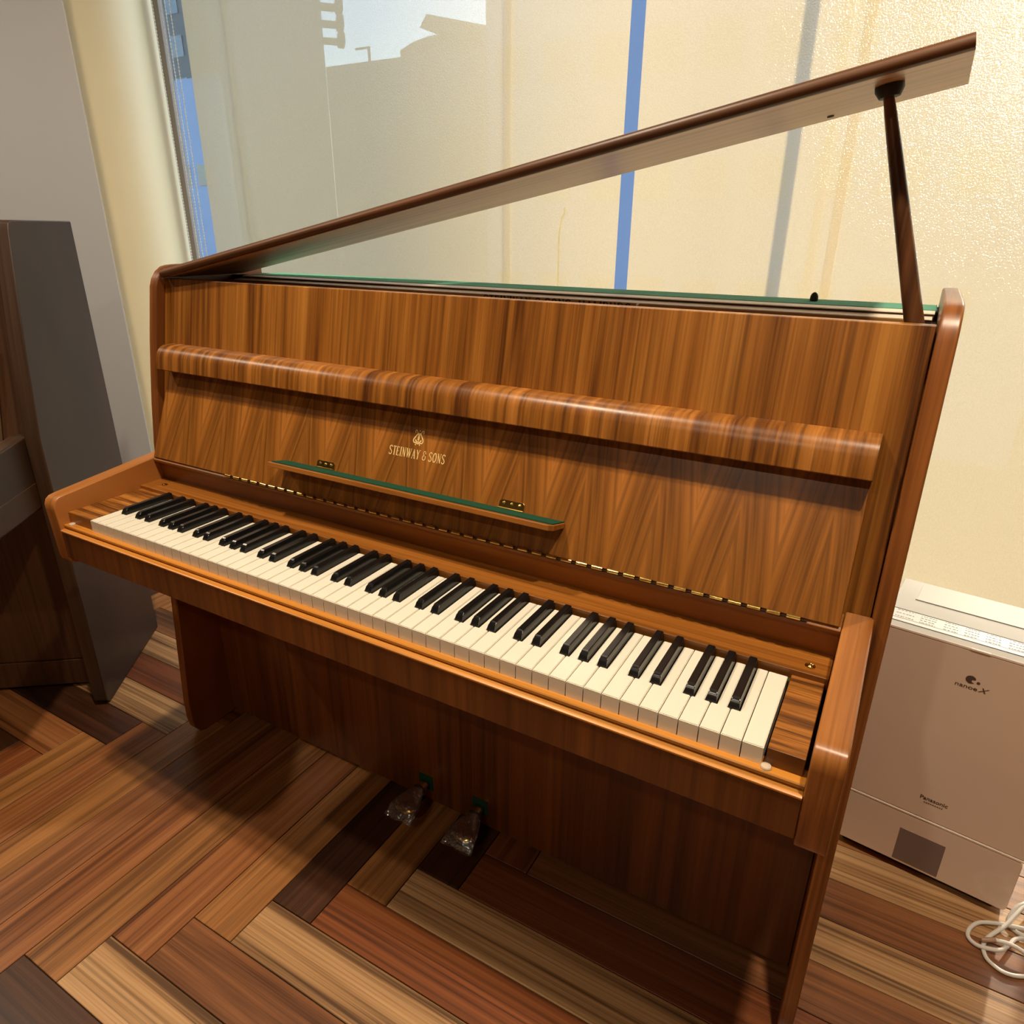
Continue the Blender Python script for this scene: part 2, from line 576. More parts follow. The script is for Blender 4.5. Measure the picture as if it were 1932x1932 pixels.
pm = plank_mesh()
OX, OY = 0.120, -0.344
ROWT = {-1: T_dark, 0: T_beige, 1: T_brown, 2: T_beige, 3: T_red, 4: T_beige, 5: T_red, 6: T_brown, 7: T_beige, 8: T_brown, 9: T_beige, 10: T_tan}
COLT = {-6: T_red, -5: T_tan, -4: T_orange, -3: T_tan, -2: T_brown, -1: T_orange, 0: T_tan, 1: T_orange, 2: T_tan, 3: T_dark, 4: T_tan, 5: T_dark, 6: T_red}
FART = {1: T_tan, 2: T_dark, 3: T_orange, 4: T_dark, 5: T_beige, 6: T_red, 7: T_beige, 8: T_brown, 9: T_tan}
seen = set()
for a in range(-36, 36):
    for b_ in range(-32, 20):
        d = (a - b_ - 1) % (2 * PN)
        if d < PN:
            key = ('h', a - d, b_)
            cx, cy, rz = OX + (a - d + PN / 2) * PW, OY + (b_ + 0.5) * PW, 0
        else:
            s = d - PN
            key = ('v', a, b_ + s - PN + 1)
            cx, cy, rz = OX + (a + 0.5) * PW, OY + (b_ + s - PN + 1 + PN / 2) * PW, math.pi / 2
        if key in seen or not (RX0 - 0.1 < cx < RX1 + 0.1 and RY0 - 0.1 < cy < 1.5):
            continue
        seen.add(key)
        o = bpy.data.objects.new('plank', pm)
        COL.objects.link(o)
        o.location = (cx, cy, 0)
        o.rotation_euler = (0, 0, rz)
        o.parent = fl
        t = random.choice(TONES)
        if key[0] == 'h' and key[1] == key[2] + 1 and key[2] in ROWT: t = ROWT[key[2]]
        if key[0] == 'h' and key[1] == key[2] + 1 - 2 * PN and key[2] in FART: t = FART[key[2]]
        if key[0] == 'v' and key[2] == key[1] and key[1] in COLT: t = COLT[key[1]]
        o.material_slots[0].link = 'OBJECT'
        o.material_slots[0].material = t

tag(box('wall_left', RX0 - 0.1, RX0, RY0 - 0.1, 1.5, -0.06, RH, M_wall, bevel=0), 'plain off-white wall far to the left', kind='structure')
tag(box('wall_right', RX1, RX1 + 0.1, RY0 - 0.1, 1.5, -0.06, RH, M_wall, bevel=0), 'plain off-white wall far to the right', kind='structure')
tag(box('wall_front', RX0, RX1, RY0 - 0.1, RY0, -0.06, RH, M_wall, bevel=0), 'plain off-white wall behind the viewer', kind='structure')
tag(box('ceiling', RX0 - 0.1, RX1 + 0.1, RY0 - 0.1, 1.5, RH, RH + 0.1, M_ceil, bevel=0), 'plain pale ceiling above the pianos', kind='structure')
tag(box('wall_partition', -2.749, -0.985, 0.755, 0.760, 0.0, RH, M_part, bevel=0.002), 'glossy white partition wall behind the dark piano', kind='structure')
# faint vertical joint of the partition
pj = box('joint', -1.62, -1.617, 0.7542, 0.757, 0.0, RH, plain('partition_joint', lin(176, 172, 164), 0.6), bpy.data.objects['wall_partition'], bevel=0)

cyl = []
for z in (0.0, RH):
    cyl.append([(-1.495 + 0.30 * math.cos(2 * math.pi * j / 64), 1.075 + 0.30 * math.sin(2 * math.pi * j / 64), z) for j in range(64)])
tag(loft('wall_column', cyl, M_colm), 'round cream painted column beside the window', kind='structure')

# window: frame, mullions, panes
win = tag(empty('window_1', (0, 1.40, 0)), 'tall window with grey frame behind the blinds', kind='structure')
win['off'] = (0, 1.40, 0)
for z0, z1 in ((0.0, 0.07), (RH - 0.07, RH)):
    box('frame_rail', RX0, RX1, 1.37, 1.43, z0, z1, M_frame, win)
MULL = [(-1.70, 0.045), (1.005, 0.02), (2.05, 0.03)]
xs = [RX0]
for mx, mw in MULL:
    box('mullion', mx - mw / 2, mx + mw / 2, 1.372, 1.428, 0.07, RH - 0.07, M_frame, win)
    xs.append(mx)
xs.append(RX1)
for i in range(len(xs) - 1):
    box('pane', xs[i] + 0.01, xs[i + 1] - 0.01, 1.399, 1.400, 0.065, RH - 0.065, M_glass, win, bevel=0)
tag(box('trim_1', -1.205, -1.172, 1.205, 1.225, 0.0, RH, M_frame, bevel=0.002), 'narrow grey window jamb beside the round column', kind='structure')


# ------------------------------------------------------------------ roller blinds
def blind(x0, x1, label, chains=()):
    r = empty('roller_blind', ((x0 + x1) / 2, 1.15, 0.10))
    r['off'] = tuple(r.location)
    tag(r, label, 'blind', 'roller blinds along the window')
    nx, nz_ = 24, 30
    V, F = [], []
    for i in range(nx + 1):
        for j in range(nz_ + 1):
            x = x0 + (x1 - x0) * i / nx
            z = 0.13 + (RH - 0.11 - 0.13) * j / nz_
            V.append((x, 1.15 + 0.002 * math.sin(x * 5.0 + z * 2.0) + 0.0015 * math.sin(x * 11 - z * 3), z))
    for i in range(nx):
        for j in range(nz_):
            k = i * (nz_ + 1) + j
            F.append((k, k + 1, k + nz_ + 2, k + nz_ + 1))
    me = pyd('fabric', V, F, fix=False)
    add('fabric', me, M_fab, r)
    box('bottom_bar', x0, x1, 1.145, 1.157, 0.105, 0.132, M_frame, r, bevel=0.003)
    tube('roller_tube', [(x0, 1.15, RH - 0.085), (x1, 1.15, RH - 0.085)], 0.035, M_frame, r, n=20)
    for cx, cy in chains:
        V, F = [], []
        pts = [(cx + 0.002 * math.sin(z * 3), cy, z) for z in [0.45 + 0.1 * q for q in range(21)]]
        V, F = tube_vf(pts, 0.0011, 6)
        bm = bmesh.new()
        for q in range(0, 200):
            z = 0.46 + q * 0.0102
            mtx = Matrix.Translation((cx + 0.002 * math.sin(z * 3), cy, z))
            bmesh.ops.create_icosphere(bm, subdivisions=1, radius=0.0027, matrix=mtx)
        me = bpy.data.meshes.new('pull_chain')
        bm.to_mesh(me)
        bm.free()
        n = len(me.vertices)
        v2 = [tuple(v.co) for v in me.vertices] + [tuple(v) for v in V]
        f2 = [tuple(p.vertices) for p in me.polygons] + [tuple(i + n for i in f) for f in F]
        me = pyd('pull_chain', v2, f2)
        add('pull_chain', me, M_chain, r)
    return r


b1 = blind(-0.98, 0.563, 'cream roller blind behind the left part of the raised piano lid',
           ((-1.064, 1.135), (-1.052, 1.142), (-1.020, 1.135)))
b2 = blind(0.598, 1.715, 'bright cream roller blind behind the lid prop and the air purifier')
b3 = blind(1.765, 2.74, 'cream roller blind nearest the right wall')
b0 = blind(-2.70, -1.24, 'cream roller blind hidden behind the round column', ((-1.112, 1.14),))
# seam strips, one as a mullion shadow, and a tear with painted light
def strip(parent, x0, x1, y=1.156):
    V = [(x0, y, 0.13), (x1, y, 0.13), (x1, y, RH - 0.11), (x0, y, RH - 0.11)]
    add('seam_shade_strip', pyd('seam_shade_strip', V, [(0, 1, 2, 3)], fix=False), M_fab2, parent)
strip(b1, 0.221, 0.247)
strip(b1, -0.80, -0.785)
strip(b2, 1.066, 1.087)  # strip put in for the shadow of a thin mullion
tear = [(0.398, 1.05), (0.3985, 1.12), (0.397, 1.17), (0.400, 1.20), (0.4055, 1.225), (0.412, 1.236), (0.4125, 1.25)]
V, F = [], []
for i, (x, z) in enumerate(tear):
    V += [(x - 0.0022, 1.1455, z), (x + 0.0022, 1.1455, z)]
    if i: F.append((2 * i - 2, 2 * i - 1, 2 * i + 1, 2 * i))
add('lit_tear', pyd('lit_tear', V, F, fix=False), fabric_mat('tear_light', lin(250, 236, 190), lin(255, 244, 196), 0.0, 0.0), b1)  # paler ribbon standing for light through a small tear

# ------------------------------------------------------------------ stroke lettering
def arc(cx, cy, rx, ry, a0, a1, n=12):
    return [(cx + rx * math.cos(math.radians(a0 + (a1 - a0) * i / n)), cy + ry * math.sin(math.radians(a0 + (a1 - a0) * i / n))) for i in range(n + 1)]


TK, TN = 0.13, 0.06
LET = {
    'S': (0.46, [(arc(0.24, 0.75, 0.18, 0.22, 20, 200, 10) + [(0.14, 0.60), (0.33, 0.42)] + arc(0.22, 0.25, 0.18, 0.22, 40, -165, 10), 0.10)]),
    'T': (0.44, [([(0.02, 0.96), (0.42, 0.96)], 0.08), ([(0.22, 0.97), (0.22, 0.02)], TK), ([(0.12, 0.02), (0.32, 0.02)], 0.05), ([(0.035, 0.97), (0.035, 0.84)], 0.05), ([(0.405, 0.97), (0.405, 0.84)], 0.05)]),
    'E': (0.42, [([(0.09, 0.98), (0.09, 0.02)], TK), ([(0.0, 0.96), (0.36, 0.96)], 0.07), ([(0.09, 0.52), (0.29, 0.52)], 0.06), ([(0.0, 0.04), (0.38, 0.04)], 0.07), ([(0.35, 0.98), (0.35, 0.82)], 0.05), ([(0.37, 0.02), (0.37, 0.18)], 0.05)]),
    'I': (0.22, [([(0.11, 0.98), (0.11, 0.02)], TK), ([(0.02, 0.98), (0.2, 0.98)], 0.05), ([(0.02, 0.02), (0.2, 0.02)], 0.05)]),
    'N': (0.52, [([(0.09, 0.98), (0.09, 0.02)], TN), ([(0.08, 0.98), (0.43, 0.02)], TK), ([(0.43, 0.98), (0.43, 0.02)], TN), ([(0.0, 0.98), (0.12, 0.98)], 0.05), ([(0.35, 0.98), (0.51, 0.98)], 0.05), ([(0.01, 0.02), (0.17, 0.02)], 0.05)]),
    'W': (0.70, [([(0.06, 0.98), (0.22, 0.02)], TK), ([(0.22, 0.02), (0.36, 0.9)], TN), ([(0.34, 0.98), (0.50, 0.02)], TK), ([(0.50, 0.02), (0.64, 0.98)], TN), ([(0.0, 0.98), (0.14, 0.98)], 0.05), ([(0.56, 0.98), (0.70, 0.98)], 0.05)]),
    'A': (0.52, [([(0.08, 0.02), (0.25, 0.96)], TN), ([(0.25, 0.98), (0.43, 0.02)], TK), ([(0.13, 0.34), (0.36, 0.34)], 0.05), ([(0.0, 0.02), (0.15, 0.02)], 0.05), ([(0.34, 0.02), (0.52, 0.02)], 0.05)]),
    'Y': (0.50, [([(0.07, 0.98), (0.25, 0.46)], TK), ([(0.25, 0.46), (0.43, 0.98)], TN), ([(0.25, 0.5), (0.25, 0.02)], TK), ([(0.0, 0.98), (0.15, 0.98)], 0.05), ([(0.35, 0.98), (0.5, 0.98)], 0.05), ([(0.16, 0.02), (0.34, 0.02)], 0.05)]),
    'O': (0.52, [(arc(0.26, 0.5, 0.205, 0.46, 0, 360, 28), 0.11)]),
    '&': (0.52, [(arc(0.26, 0.77, 0.15, 0.19, -30, 250, 14) + [(0.16, 0.55), (0.28, 0.52)], 0.08), ([(0.28, 0.52), (0.12, 0.46)] + arc(0.25, 0.26, 0.20, 0.22, 140, 380, 16) + [(0.44, 0.46), (0.36, 0.44)], 0.09)]),
    'H': (0.54, [([(0.1, 0.98), (0.1, 0.02)], TK), ([(0.44, 0.98), (0.44, 0.02)], TK), ([(0.1, 0.5), (0.44, 0.5)], 0.06)]),
    'M': (0.66, [([(0.09, 0.98), (0.09, 0.02)], TN), ([(0.09, 0.98), (0.33, 0.1)], TK), ([(0.33, 0.1), (0.57, 0.98)], TN), ([(0.57, 0.98), (0.57, 0.02)], TK)]),
    'B': (0.46, [([(0.1, 0.98), (0.1, 0.02)], TK), ([(0.1, 0.96)] + arc(0.22, 0.74, 0.16, 0.22, 90, -90, 10) + [(0.1, 0.52)], 0.08), ([(0.1, 0.52)] + arc(0.24, 0.27, 0.17, 0.25, 90, -90, 10) + [(0.1, 0.02)], 0.08)]),
    'U': (0.52, [([(0.1, 0.98)] + arc(0.26, 0.24, 0.16, 0.22, 180, 360, 12) + [(0.42, 0.98)], 0.10)]),
    'R': (0.50, [([(0.1, 0.98), (0.1, 0.02)], TK), ([(0.1, 0.96)] + arc(0.24, 0.73, 0.16, 0.23, 90, -90, 10) + [(0.1, 0.5)], 0.08), ([(0.24, 0.5), (0.44, 0.02)], TK)]),
    'G': (0.52, [(arc(0.27, 0.5, 0.2, 0.46, 50, 330, 20), 0.10), ([(0.44, 0.45), (0.44, 0.12)], TK)]),
    ',': (0.2, [([(0.1, 0.1), (0.06, -0.1)], 0.1)]),
    ' ': (0.20, []),
}


def ribbon(V, F, pts, w, emb):
    n = len(pts)
    base = len(V)
    for i, p in enumerate(pts):
        a = Vector(pts[max(i - 1, 0)])
        b = Vector(pts[min(i + 1, n - 1)])
        t = (b - a)
        t = t.normalized() if t.length else Vector((1, 0))
        nn = Vector((-t.y, t.x)) * (w / 2)
        V.append(emb(p[0] + nn.x, p[1] + nn.y))
        V.append(emb(p[0] - nn.x, p[1] - nn.y))
    for i in range(n - 1):
        k = base + 2 * i
        F.append((k, k + 1, k + 3, k + 2))


def letter_mesh(name, text, width, height, org, ex, ey, off):
    """org = left end of the base line; ex, ey unit vectors in the surface; off = vector lifting the print off it"""
    org, ex, ey, off = Vector(org), Vector(ex), Vector(ey), Vector(off)
    tot = sum(LET[c][0] + 0.075 for c in text)
    sx = width / tot
    V, F = [], []
    pen = 0.0
    for c in text:
        w, st = LET[c]
        for pts, tk in st:
            ribbon(V, F, pts, tk, lambda x, y, pen=pen: org + ex * ((pen + x) * sx) + ey * (y * height) + off)
        pen += w + 0.075
    me = pyd(name, V, F, smooth=False, fix=False)
    return me


# ------------------------------------------------------------------ the walnut piano
PO = (0.595, 0.30, 0.0)
P = empty('upright_piano', PO)
P['off'] = PO
tag(P, 'orange-brown walnut upright piano with open keyboard and propped lid', 'piano')
SIDE = [(0.575, 0.0), (0.212, 0.0), (0.196, 0.008), (0.185, 0.025), (0.1805, 0.05), (0.1804, 0.10), (0.1917, 0.252), (0.202, 0.392),
        (0.2185, 0.58), (0.2341, 0.755), (0.2464, 0.841), (0.2617, 0.930), (0.2695, 0.973), (0.2821, 1.0336), (0.2914, 1.0787),
        (0.2976, 1.0935), (0.3082, 1.1072), (0.322, 1.1165), (0.3347, 1.1195), (0.350, 1.1205), (0.575, 1.121)]
XL0, XL1, XR0, XR1 = -0.130, -0.108, 1.298, 1.320
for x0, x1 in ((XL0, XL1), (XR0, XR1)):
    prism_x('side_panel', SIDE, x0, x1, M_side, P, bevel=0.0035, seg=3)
ARM = [(0.238, 0.7446), (0.205, 0.7407), (0.0054, 0.7174), (-0.008, 0.7148), (-0.015, 0.7095), (-0.0192, 0.700), (-0.0192, 0.690), (-0.0176, 0.656),
       (-0.0155, 0.592), (-0.0125, 0.582), (-0.006, 0.577), (0.01, 0.5755), (0.218, 0.5755), (0.22, 0.60)]
AL0, AL1, AR0, AR1 = -0.1115, -0.078, 1.268, 1.3015
for x0, x1 in ((AL0, AL1), (AR0, AR1)):
    prism_x('arm', ARM, x0, x1, M_wy, P, bevel=0.0025, seg=3)
# upper front panel, leaning back
PSL = 0.212
def pan_y(z): return 0.3155 - PSL * (1.094 - z)
prism_x('upper_panel', [(pan_y(1.094), 1.094), (pan_y(0.695), 0.695), (pan_y(0.695) + 0.018, 0.695), (pan_y(1.094) + 0.018, 1.094)],
        XL1 + 0.0012, XR0 - 0.0012, M_wz, P, bevel=0.0012)
# rail above the fallboard
prism_x('music_rail', [(0.2388, 0.9205), (0.2405, 0.930), (0.2440, 0.9465), (0.2470, 0.9535), (0.2515, 0.9595), (0.2575, 0.9640), (0.2640, 0.9662), (0.2710, 0.9668), (0.2880, 0.9668), (0.2800, 0.9195), (0.2420, 0.9185)],
        -0.078, 1.2665, M_rail, P, bevel=0.0008)
# fallboard
FT = Vector((0, 0.3896, 0.9210))
FN = Vector((0, -0.9210, 0.3896))
F0 = Vector((0, 0.1952, 0.7420))
def fb(x, s, h=0.0):
    return Vector((x, 0, 0)) + F0 + FT * s + FN * h
prof = [fb(0, 0.0), fb(0, 0.1925), fb(0, 0.1925, -0.016), fb(0, 0.0, -0.016)]
fallb = prism_x('fallboard', [(q.y, q.z) for q in prof], -0.076, 1.265, M_fb, P, bevel=0.0012)
SUB = dict(loc=(0, 0, 0))
def zs(z): return (z - 0.7420) / 0.9210
add('maker_name', letter_mesh('maker_name', 'STEINWAY & SONS', 0.1170, 0.0158, fb(0.5320, zs(0.8365)), (1, 0, 0), FT, FN * 0.0004), M_gold, fallb, **SUB)
# lyre emblem
LY = []
def mir(st): return [(-x, y) for x, y in st]
half = [([(0.10, 0.78)] + [(0.16, 0.70), (0.30, 0.52), (0.40, 0.38), (0.42, 0.27), (0.36, 0.18), (0.25, 0.16), (0.17, 0.20), (0.16, 0.28), (0.22, 0.33), (0.28, 0.30)], 0.085),
        ([(0.10, 0.78), (0.18, 0.84), (0.22, 0.93), (0.30, 0.97), (0.37, 0.91), (0.36, 0.82), (0.30, 0.81)], 0.07),
        ([(0.02, 0.12), (0.10, 0.14), (0.20, 0.05), (0.15, 0.00)], 0.07),
        ([(0.06, 0.76), (0.055, 0.34)], 0.05),
        ([(0.0, 0.26), (0.08, 0.22), (0.16, 0.14)], 0.06)]
V, F = [], []
lo, lh = fb(0.588, zs(0.8575)), 0.0262
emb = lambda x, y: lo + Vector((1, 0, 0)) * (x * lh * 0.9) + FT * (y * lh) + FN * 0.0004
for pts, w in half:
    ribbon(V, F, pts, w, emb)
    ribbon(V, F, mir(pts), w, emb)
for pts, w in (([(-0.12, 0.79), (0.12, 0.79)], 0.05), ([(0.0, 0.98), (0.0, 0.90)], 0.08), ([(0, 0.74), (0, 0.05)], 0.05), ([(-0.07, 0.7), (0.07, 0.58), (-0.07, 0.5), (0.07, 0.4)], 0.04)):
    ribbon(V, F, pts, w, emb)
add('lyre_emblem', pyd('lyre_emblem', V, F, smooth=False, fix=False), M_gold, fallb, **SUB)

# continuous brass hinge along the fallboard foot
hz = F0 + FN * 0.0012 + FT * (-0.001)
hing = prism_x('piano_hinge', [(hz.y - 0.001, hz.z - 0.0006), (hz.y + 0.006, hz.z - 0.0032), (hz.y + 0.006, hz.z - 0.0042), (hz.y - 0.001, hz.z - 0.0016)], 0.150, 1.228, M_int, P, bevel=0)
kw = 0.0245
kv, kf = tube_vf([(0.0, 0, 0), (0.0165, 0, 0)], 0.0029, 12)
kme = pyd('knuckle', kv, kf)
kme.materials.append(M_brass)
for i in range(44):
    o = bpy.data.objects.new('knuckle', kme)
    COL.objects.link(o)
    o.parent = hing
    o.location = (0.150 + i * kw, hz.y, hz.z)
# hinge rail, strip over the key ends
prism_x('hinge_rail', [(0.1985, 0.7405), (0.1945, 0.7365), (0.1955, 0.7315), (0.2070, 0.7265), (0.2120, 0.690), (0.236, 0.690), (0.236, 0.7405)], -0.0775, 1.2675, M_wx, P, bevel=0.0008)
kstrip = box('key_strip', -0.0775, 1.2665, 0.1545, 0.230, 0.6735, 0.6905, M_wx, P, bevel=0.001)
for sx, sy in ((-0.034, 0.1815), (1.2425, 0.1725)):
    lathe('screw', [(0.0062, 0.0), (0.0062, 0.0010), (0.0048, 0.0016), (0.0042, 0.0008), (0.0034, 0.0012), (0.002, 0.0026), (0.0004, 0.0030)], M_brass, kstrip, loc=(sx, sy, 0.6906))
box('key_felt', -0.004, 1.228, 0.146, 0.1565, 0.660, 0.6775, M_fgreen, P, bevel=0)
box('keybed', -0.078, 1.268, 0.012, 0.31, 0.594, 0.640, M_low, P, bevel=0.001)
box('key_frame', -0.0765, 1.2665, 0.02, 0.22, 0.640, 0.652, M_int, P, bevel=0)
# keyslip: front board with two-step moulding, coloured lighter as lit from above
box('front_board', -0.0778, 1.2678, -0.0175, 0.012, 0.594, 0.6490, M_low, P, bevel=0.0012)
prism_x('keyslip_moulding', [(0.016, 0.645), (0.016, 0.6605), (-0.0085, 0.6605), (-0.0098, 0.6592), (-0.0098, 0.6555), (-0.0070, 0.6530), (-0.0165, 0.6522), (-0.0185, 0.6508), (-0.0185, 0.6488), (-0.0165, 0.6480)],
        -0.0776, 1.2676, M_slip, P, bevel=0.0)
# key blocks
box('key_block', -0.0770, -0.0022, 0.003, 0.158, 0.655, 0.6828, M_blk, P, bevel=0.001)
box('key_block', 1.2248, 1.2635, 0.003, 0.158, 0.655, 0.6828, M_blk, P, bevel=0.001)
for bx_ in (-0.0635, 1.2270):
    lathe('bumper', [(0.0058, 0.0), (0.0060, 0.001), (0.0052, 0.0026), (0.0030, 0.0036), (0.0006, 0.0039)], M_bump, P, loc=(bx_, -0.0015, 0.6605), n=20)

# keys
KW, KT, KB = 0.0235, 0.683, 0.1480
GAP = 0.0006
SHARP = {'C': 0.0, 'D': 0.0}
OCT = 'CDEFGAB'
def black_after(n): return n in 'CDFGA'
BOFF = {'C': -0.0022, 'D': 0.0022, 'F': -0.0030, 'G': 0.0, 'A': 0.0030}
names = [OCT[(5 + i) % 7] for i in range(52)]        # A0 first
wk_cache = {}
HB = 0.0064
def white_key_mesh(nm, left, right):
    k = (nm, left, right)
    if k in wk_cache: return wk_cache[k]
    w = KW
    xl, xr = GAP, w - GAP
    tl, tr = xl, xr
    prev = OCT[(OCT.index(nm) - 1) % 7]
    if left: tl = max(xl, BOFF[prev] + HB + 0.0012)
    if right: tr = min(xr, w + BOFF[nm] - HB - 0.0012)
    ys = 0.0500
    pts = [(xl, 0.0), (xr, 0.0), (xr, ys)]
    if tr < xr - 1e-5: pts += [(tr, ys)]
    pts += [(tr, KB), (tl, KB)]
    if tl > xl + 1e-5: pts += [(tl, ys)]
    pts += [(xl, ys)]
    n = len(pts)
    v = [(x, y, 0.0) for x, y in pts] + [(x, y, -0.0235) for x, y in pts]
    f = [tuple(range(n)), tuple(range(2 * n - 1, n - 1, -1))] + [(i, (i + 1) % n, (i + 1) % n + n, i + n) for i in range(n)]
    me = pyd('white_key', v, f)
    bm = bmesh.new()
    bm.from_mesh(me)
    bm.edges.ensure_lookup_table()
    ed = [e for e in bm.edges if all(abs(q.co.z) < 1e-6 for q in e.verts)]
    bmesh.ops.bevel(bm, geom=ed, offset=0.0009, segments=2, affect='EDGES')
    bm.to_mesh(me)
    bm.free()
    finish(me)
    me.materials.append(M_white)
    wk_cache[k] = me
    return me


def black_key_mesh():
    y0, y1, h = 0.0490, 0.1520, 0.0118
    hb, ht = HB, 0.0047
    R = []
    def ring(z, hw, ya, yb): return [(-hw, ya, z), (hw, ya, z), (hw, yb, z), (-hw, yb, z)]
    rings = [ring(-0.018, hb, y0, y1), ring(0.0005, hb, y0, y1), ring(h - 0.003, ht + 0.0004, y0 + 0.0042, y1), ring(h, ht, y0 + 0.0085, y1)]
    V = [p for r in rings for p in r]
    F = []
    for i in range(3):
        for j in range(4):
            F.append((i * 4 + j, i * 4 + (j + 1) % 4, i * 4 + 4 + (j + 1) % 4, i * 4 + 4 + j))
    F += [(0, 1, 2, 3), (12, 13, 14, 15)]
    me = pyd('black_key', V, F)
    bm = bmesh.new()
    bm.from_mesh(me)
    ed = [e for e in bm.edges if all(q.co.z > 0.004 for q in e.verts) and not all(abs(q.co.z - (h - 0.003)) < 1e-5 and q.co.y > 0.1 for q in e.verts)]
    bmesh.ops.bevel(bm, geom=ed, offset=0.0009, segments=2, affect='EDGES')
    bm.to_mesh(me)
    bm.free()
    finish(me)
    me.materials.append(M_black)
    return me


bkm = black_key_mesh()
for i, nm in enumerate(names):
    prev = OCT[(OCT.index(nm) - 1) % 7]
    left = black_after(prev) and i > 0
    right = black_after(nm) and i < 51
    o = bpy.data.objects.new('white_key', white_key_mesh(nm, left, right))
    COL.objects.link(o)
    o.parent = P
    o.location = (i * KW - PO[0], -PO[1], KT)
    if right:
        o = bpy.data.objects.new('black_key', bkm)
        COL.objects.link(o)
        o.parent = P
        o.location = ((i + 1) * KW + BOFF[nm] - PO[0], -PO[1], KT)

# music shelf folded out from the fallboard
sx0, sx1 = 0.300, 0.879
A_, B_ = Vector((0.1705, 0.8020)), Vector((0.2165, 0.7900))
dv = (B_ - A_).normalized()
nv = Vector((-dv.y, dv.x))
if nv.y < 0: nv = -nv
shelf_top = lambda x, t, h: Vector((x, (A_ + dv * t + nv * h).x, (A_ + dv * t + nv * h).y))
W_ = (B_ - A_).length
out2 = [(sx0 + 0.004, 0.0), (sx1 - 0.006, 0.0), (sx1, 0.008), (sx1, W_), (sx0, W_), (sx0, 0.006)]
V = [shelf_top(x, t, 0.0) for x, t in out2] + [shelf_top(x, t, -0.0085) for x, t in out2]
n = len(out2)
F = [tuple(range(n)), tuple(range(2 * n - 1, n - 1, -1))] + [(i, (i + 1) % n, (i + 1) % n + n, i + n) for i in range(n)]
shelf = add('music_shelf', pyd('music_shelf', V, F), M_wx, P, bevel=0.0012)
V = [shelf_top(x, t, h) for h in (0.0002, 0.0016) for x, t in ((sx0 + 0.006, 0.007), (sx1 - 0.004, 0.009), (sx1 - 0.002, W_ - 0.001), (sx0 + 0.003, W_ - 0.001))]
add('shelf_felt', pyd('shelf_felt', V, [(0, 1, 2, 3), (4, 5, 6, 7), (0, 1, 5, 4), (1, 2, 6, 5), (2, 3, 7, 6), (3, 0, 4, 7)]), M_dfelt, shelf, **SUB)
for hx0, hx1 in ((0.3785, 0.4205), (0.7635, 0.8075)):
    s0, s1 = zs(0.7915), zs(0.8045)
    c = 0.003
    o2 = [(hx0, s0), (hx1, s0), (hx1, s1 - c), (hx1 - c, s1), (hx0 + c, s1), (hx0, s1 - c)]
    V = [fb(x, s, 0.0003) for x, s in o2] + [fb(x, s, 0.0017) for x, s in o2]
    n = len(o2)
    F = [tuple(range(n)), tuple(range(2 * n - 1, n - 1, -1))] + [(i, (i + 1) % n, (i + 1) % n + n, i + n) for i in range(n)]
    h = add('shelf_hinge', pyd('shelf_hinge', V, F), M_brass, P, bevel=0.0004)
    for j in range(3):
        lathe('screw', [(0.0030, 0.0), (0.0030, 0.0006), (0.0018, 0.0013), (0.0004, 0.0015)], M_brass, h, n=14,
              loc=fb(hx0 + (hx1 - hx0) * (0.18 + 0.32 * j), (s0 + s1) / 2 + 0.0012, 0.0017), axis=FN, **({} if True else SUB)).location = (0, 0, 0)
    tube('knuckle', [fb(hx0, s0 + 0.0005, 0.0025), fb(hx1, s0 + 0.0005, 0.0025)], 0.0018, M_brass, h, n=10, **SUB)

# lower front, back, bottom
box('lower_panel', XL1 + 0.001, XR0 - 0.001, 0.300, 0.318, 0.012, 0.595, M_low, P, bevel=0.001)
box('bottom_board', XL1, XR0, 0.322, 0.565, 0.02, 0.045, M_int, P, bevel=0)
box('back_panel', XL1, XR0, 0.550, 0.572, 0.02, 1.06, M_int, P, bevel=0)
# stepped ledges inside the open top
pb = box('pin_block', XL1, XR0, 0.487, 0.572, 1.00, 1.0940, M_int, P, bevel=0.0006)
box('green_felt', XL1 + 0.07, XR0 - 0.002, 0.4875, 0.5725, 1.0941, 1.0966, M_felt, pb, bevel=0, **SUB)
box('ledge', XL1 + 0.055, XR0 - 0.004, 0.4685, 0.4868, 1.00, 1.0925, M_int, P, bevel=0.0004)
prism_x('ledge_edge', [(0.4868, 1.0958), (0.4680, 1.0938), (0.4680, 1.0925), (0.4868, 1.0925)], XL1 + 0.055, XR0 - 0.004, M_cream, P, bevel=0)
box('ledge', XL1 + 0.05, XR0 - 0.006, 0.4505, 0.4676, 1.00, 1.0866, M_int, P, bevel=0.0004)
prism_x('ledge_edge', [(0.4676, 1.0898), (0.4498, 1.0874), (0.4498, 1.0866), (0.4676, 1.0866)], XL1 + 0.05, XR0 - 0.006, M_cream, P, bevel=0)
pl = box('iron_plate', XL1 + 0.03, XR0 - 0.02, 0.4460, 0.4496, 0.80, 1.0868, M_plate, P, bevel=0.0006)
me = letter_mesh('plate_lettering', 'STEINWAY & SONS, HAMBURG', 0.280, 0.017, (0.595, 0.4460, 1.0694), (1, 0, 0), (0, 0, 1), (0, -0.0006, 0))
add('plate_lettering', me, M_blackp, pl, **SUB)
box('plate_rib', 0.883, 0.8856, 0.440, 0.446, 1.04, 1.0865, M_cream, pl, bevel=0, **SUB)
lathe('lid_bumper', [(0.0055, 0.0), (0.006, 0.002), (0.0056, 0.007), (0.0042, 0.0105), (0.002, 0.0125), (0.0003, 0.013)], M_rub, P, loc=(1.132, 0.535, 1.0966), n=18)
box('case_ledge', XR0 - 0.0060, XR0 - 0.0008, 0.34, 0.55, 1.02, 1.083, M_int, P, bevel=0)

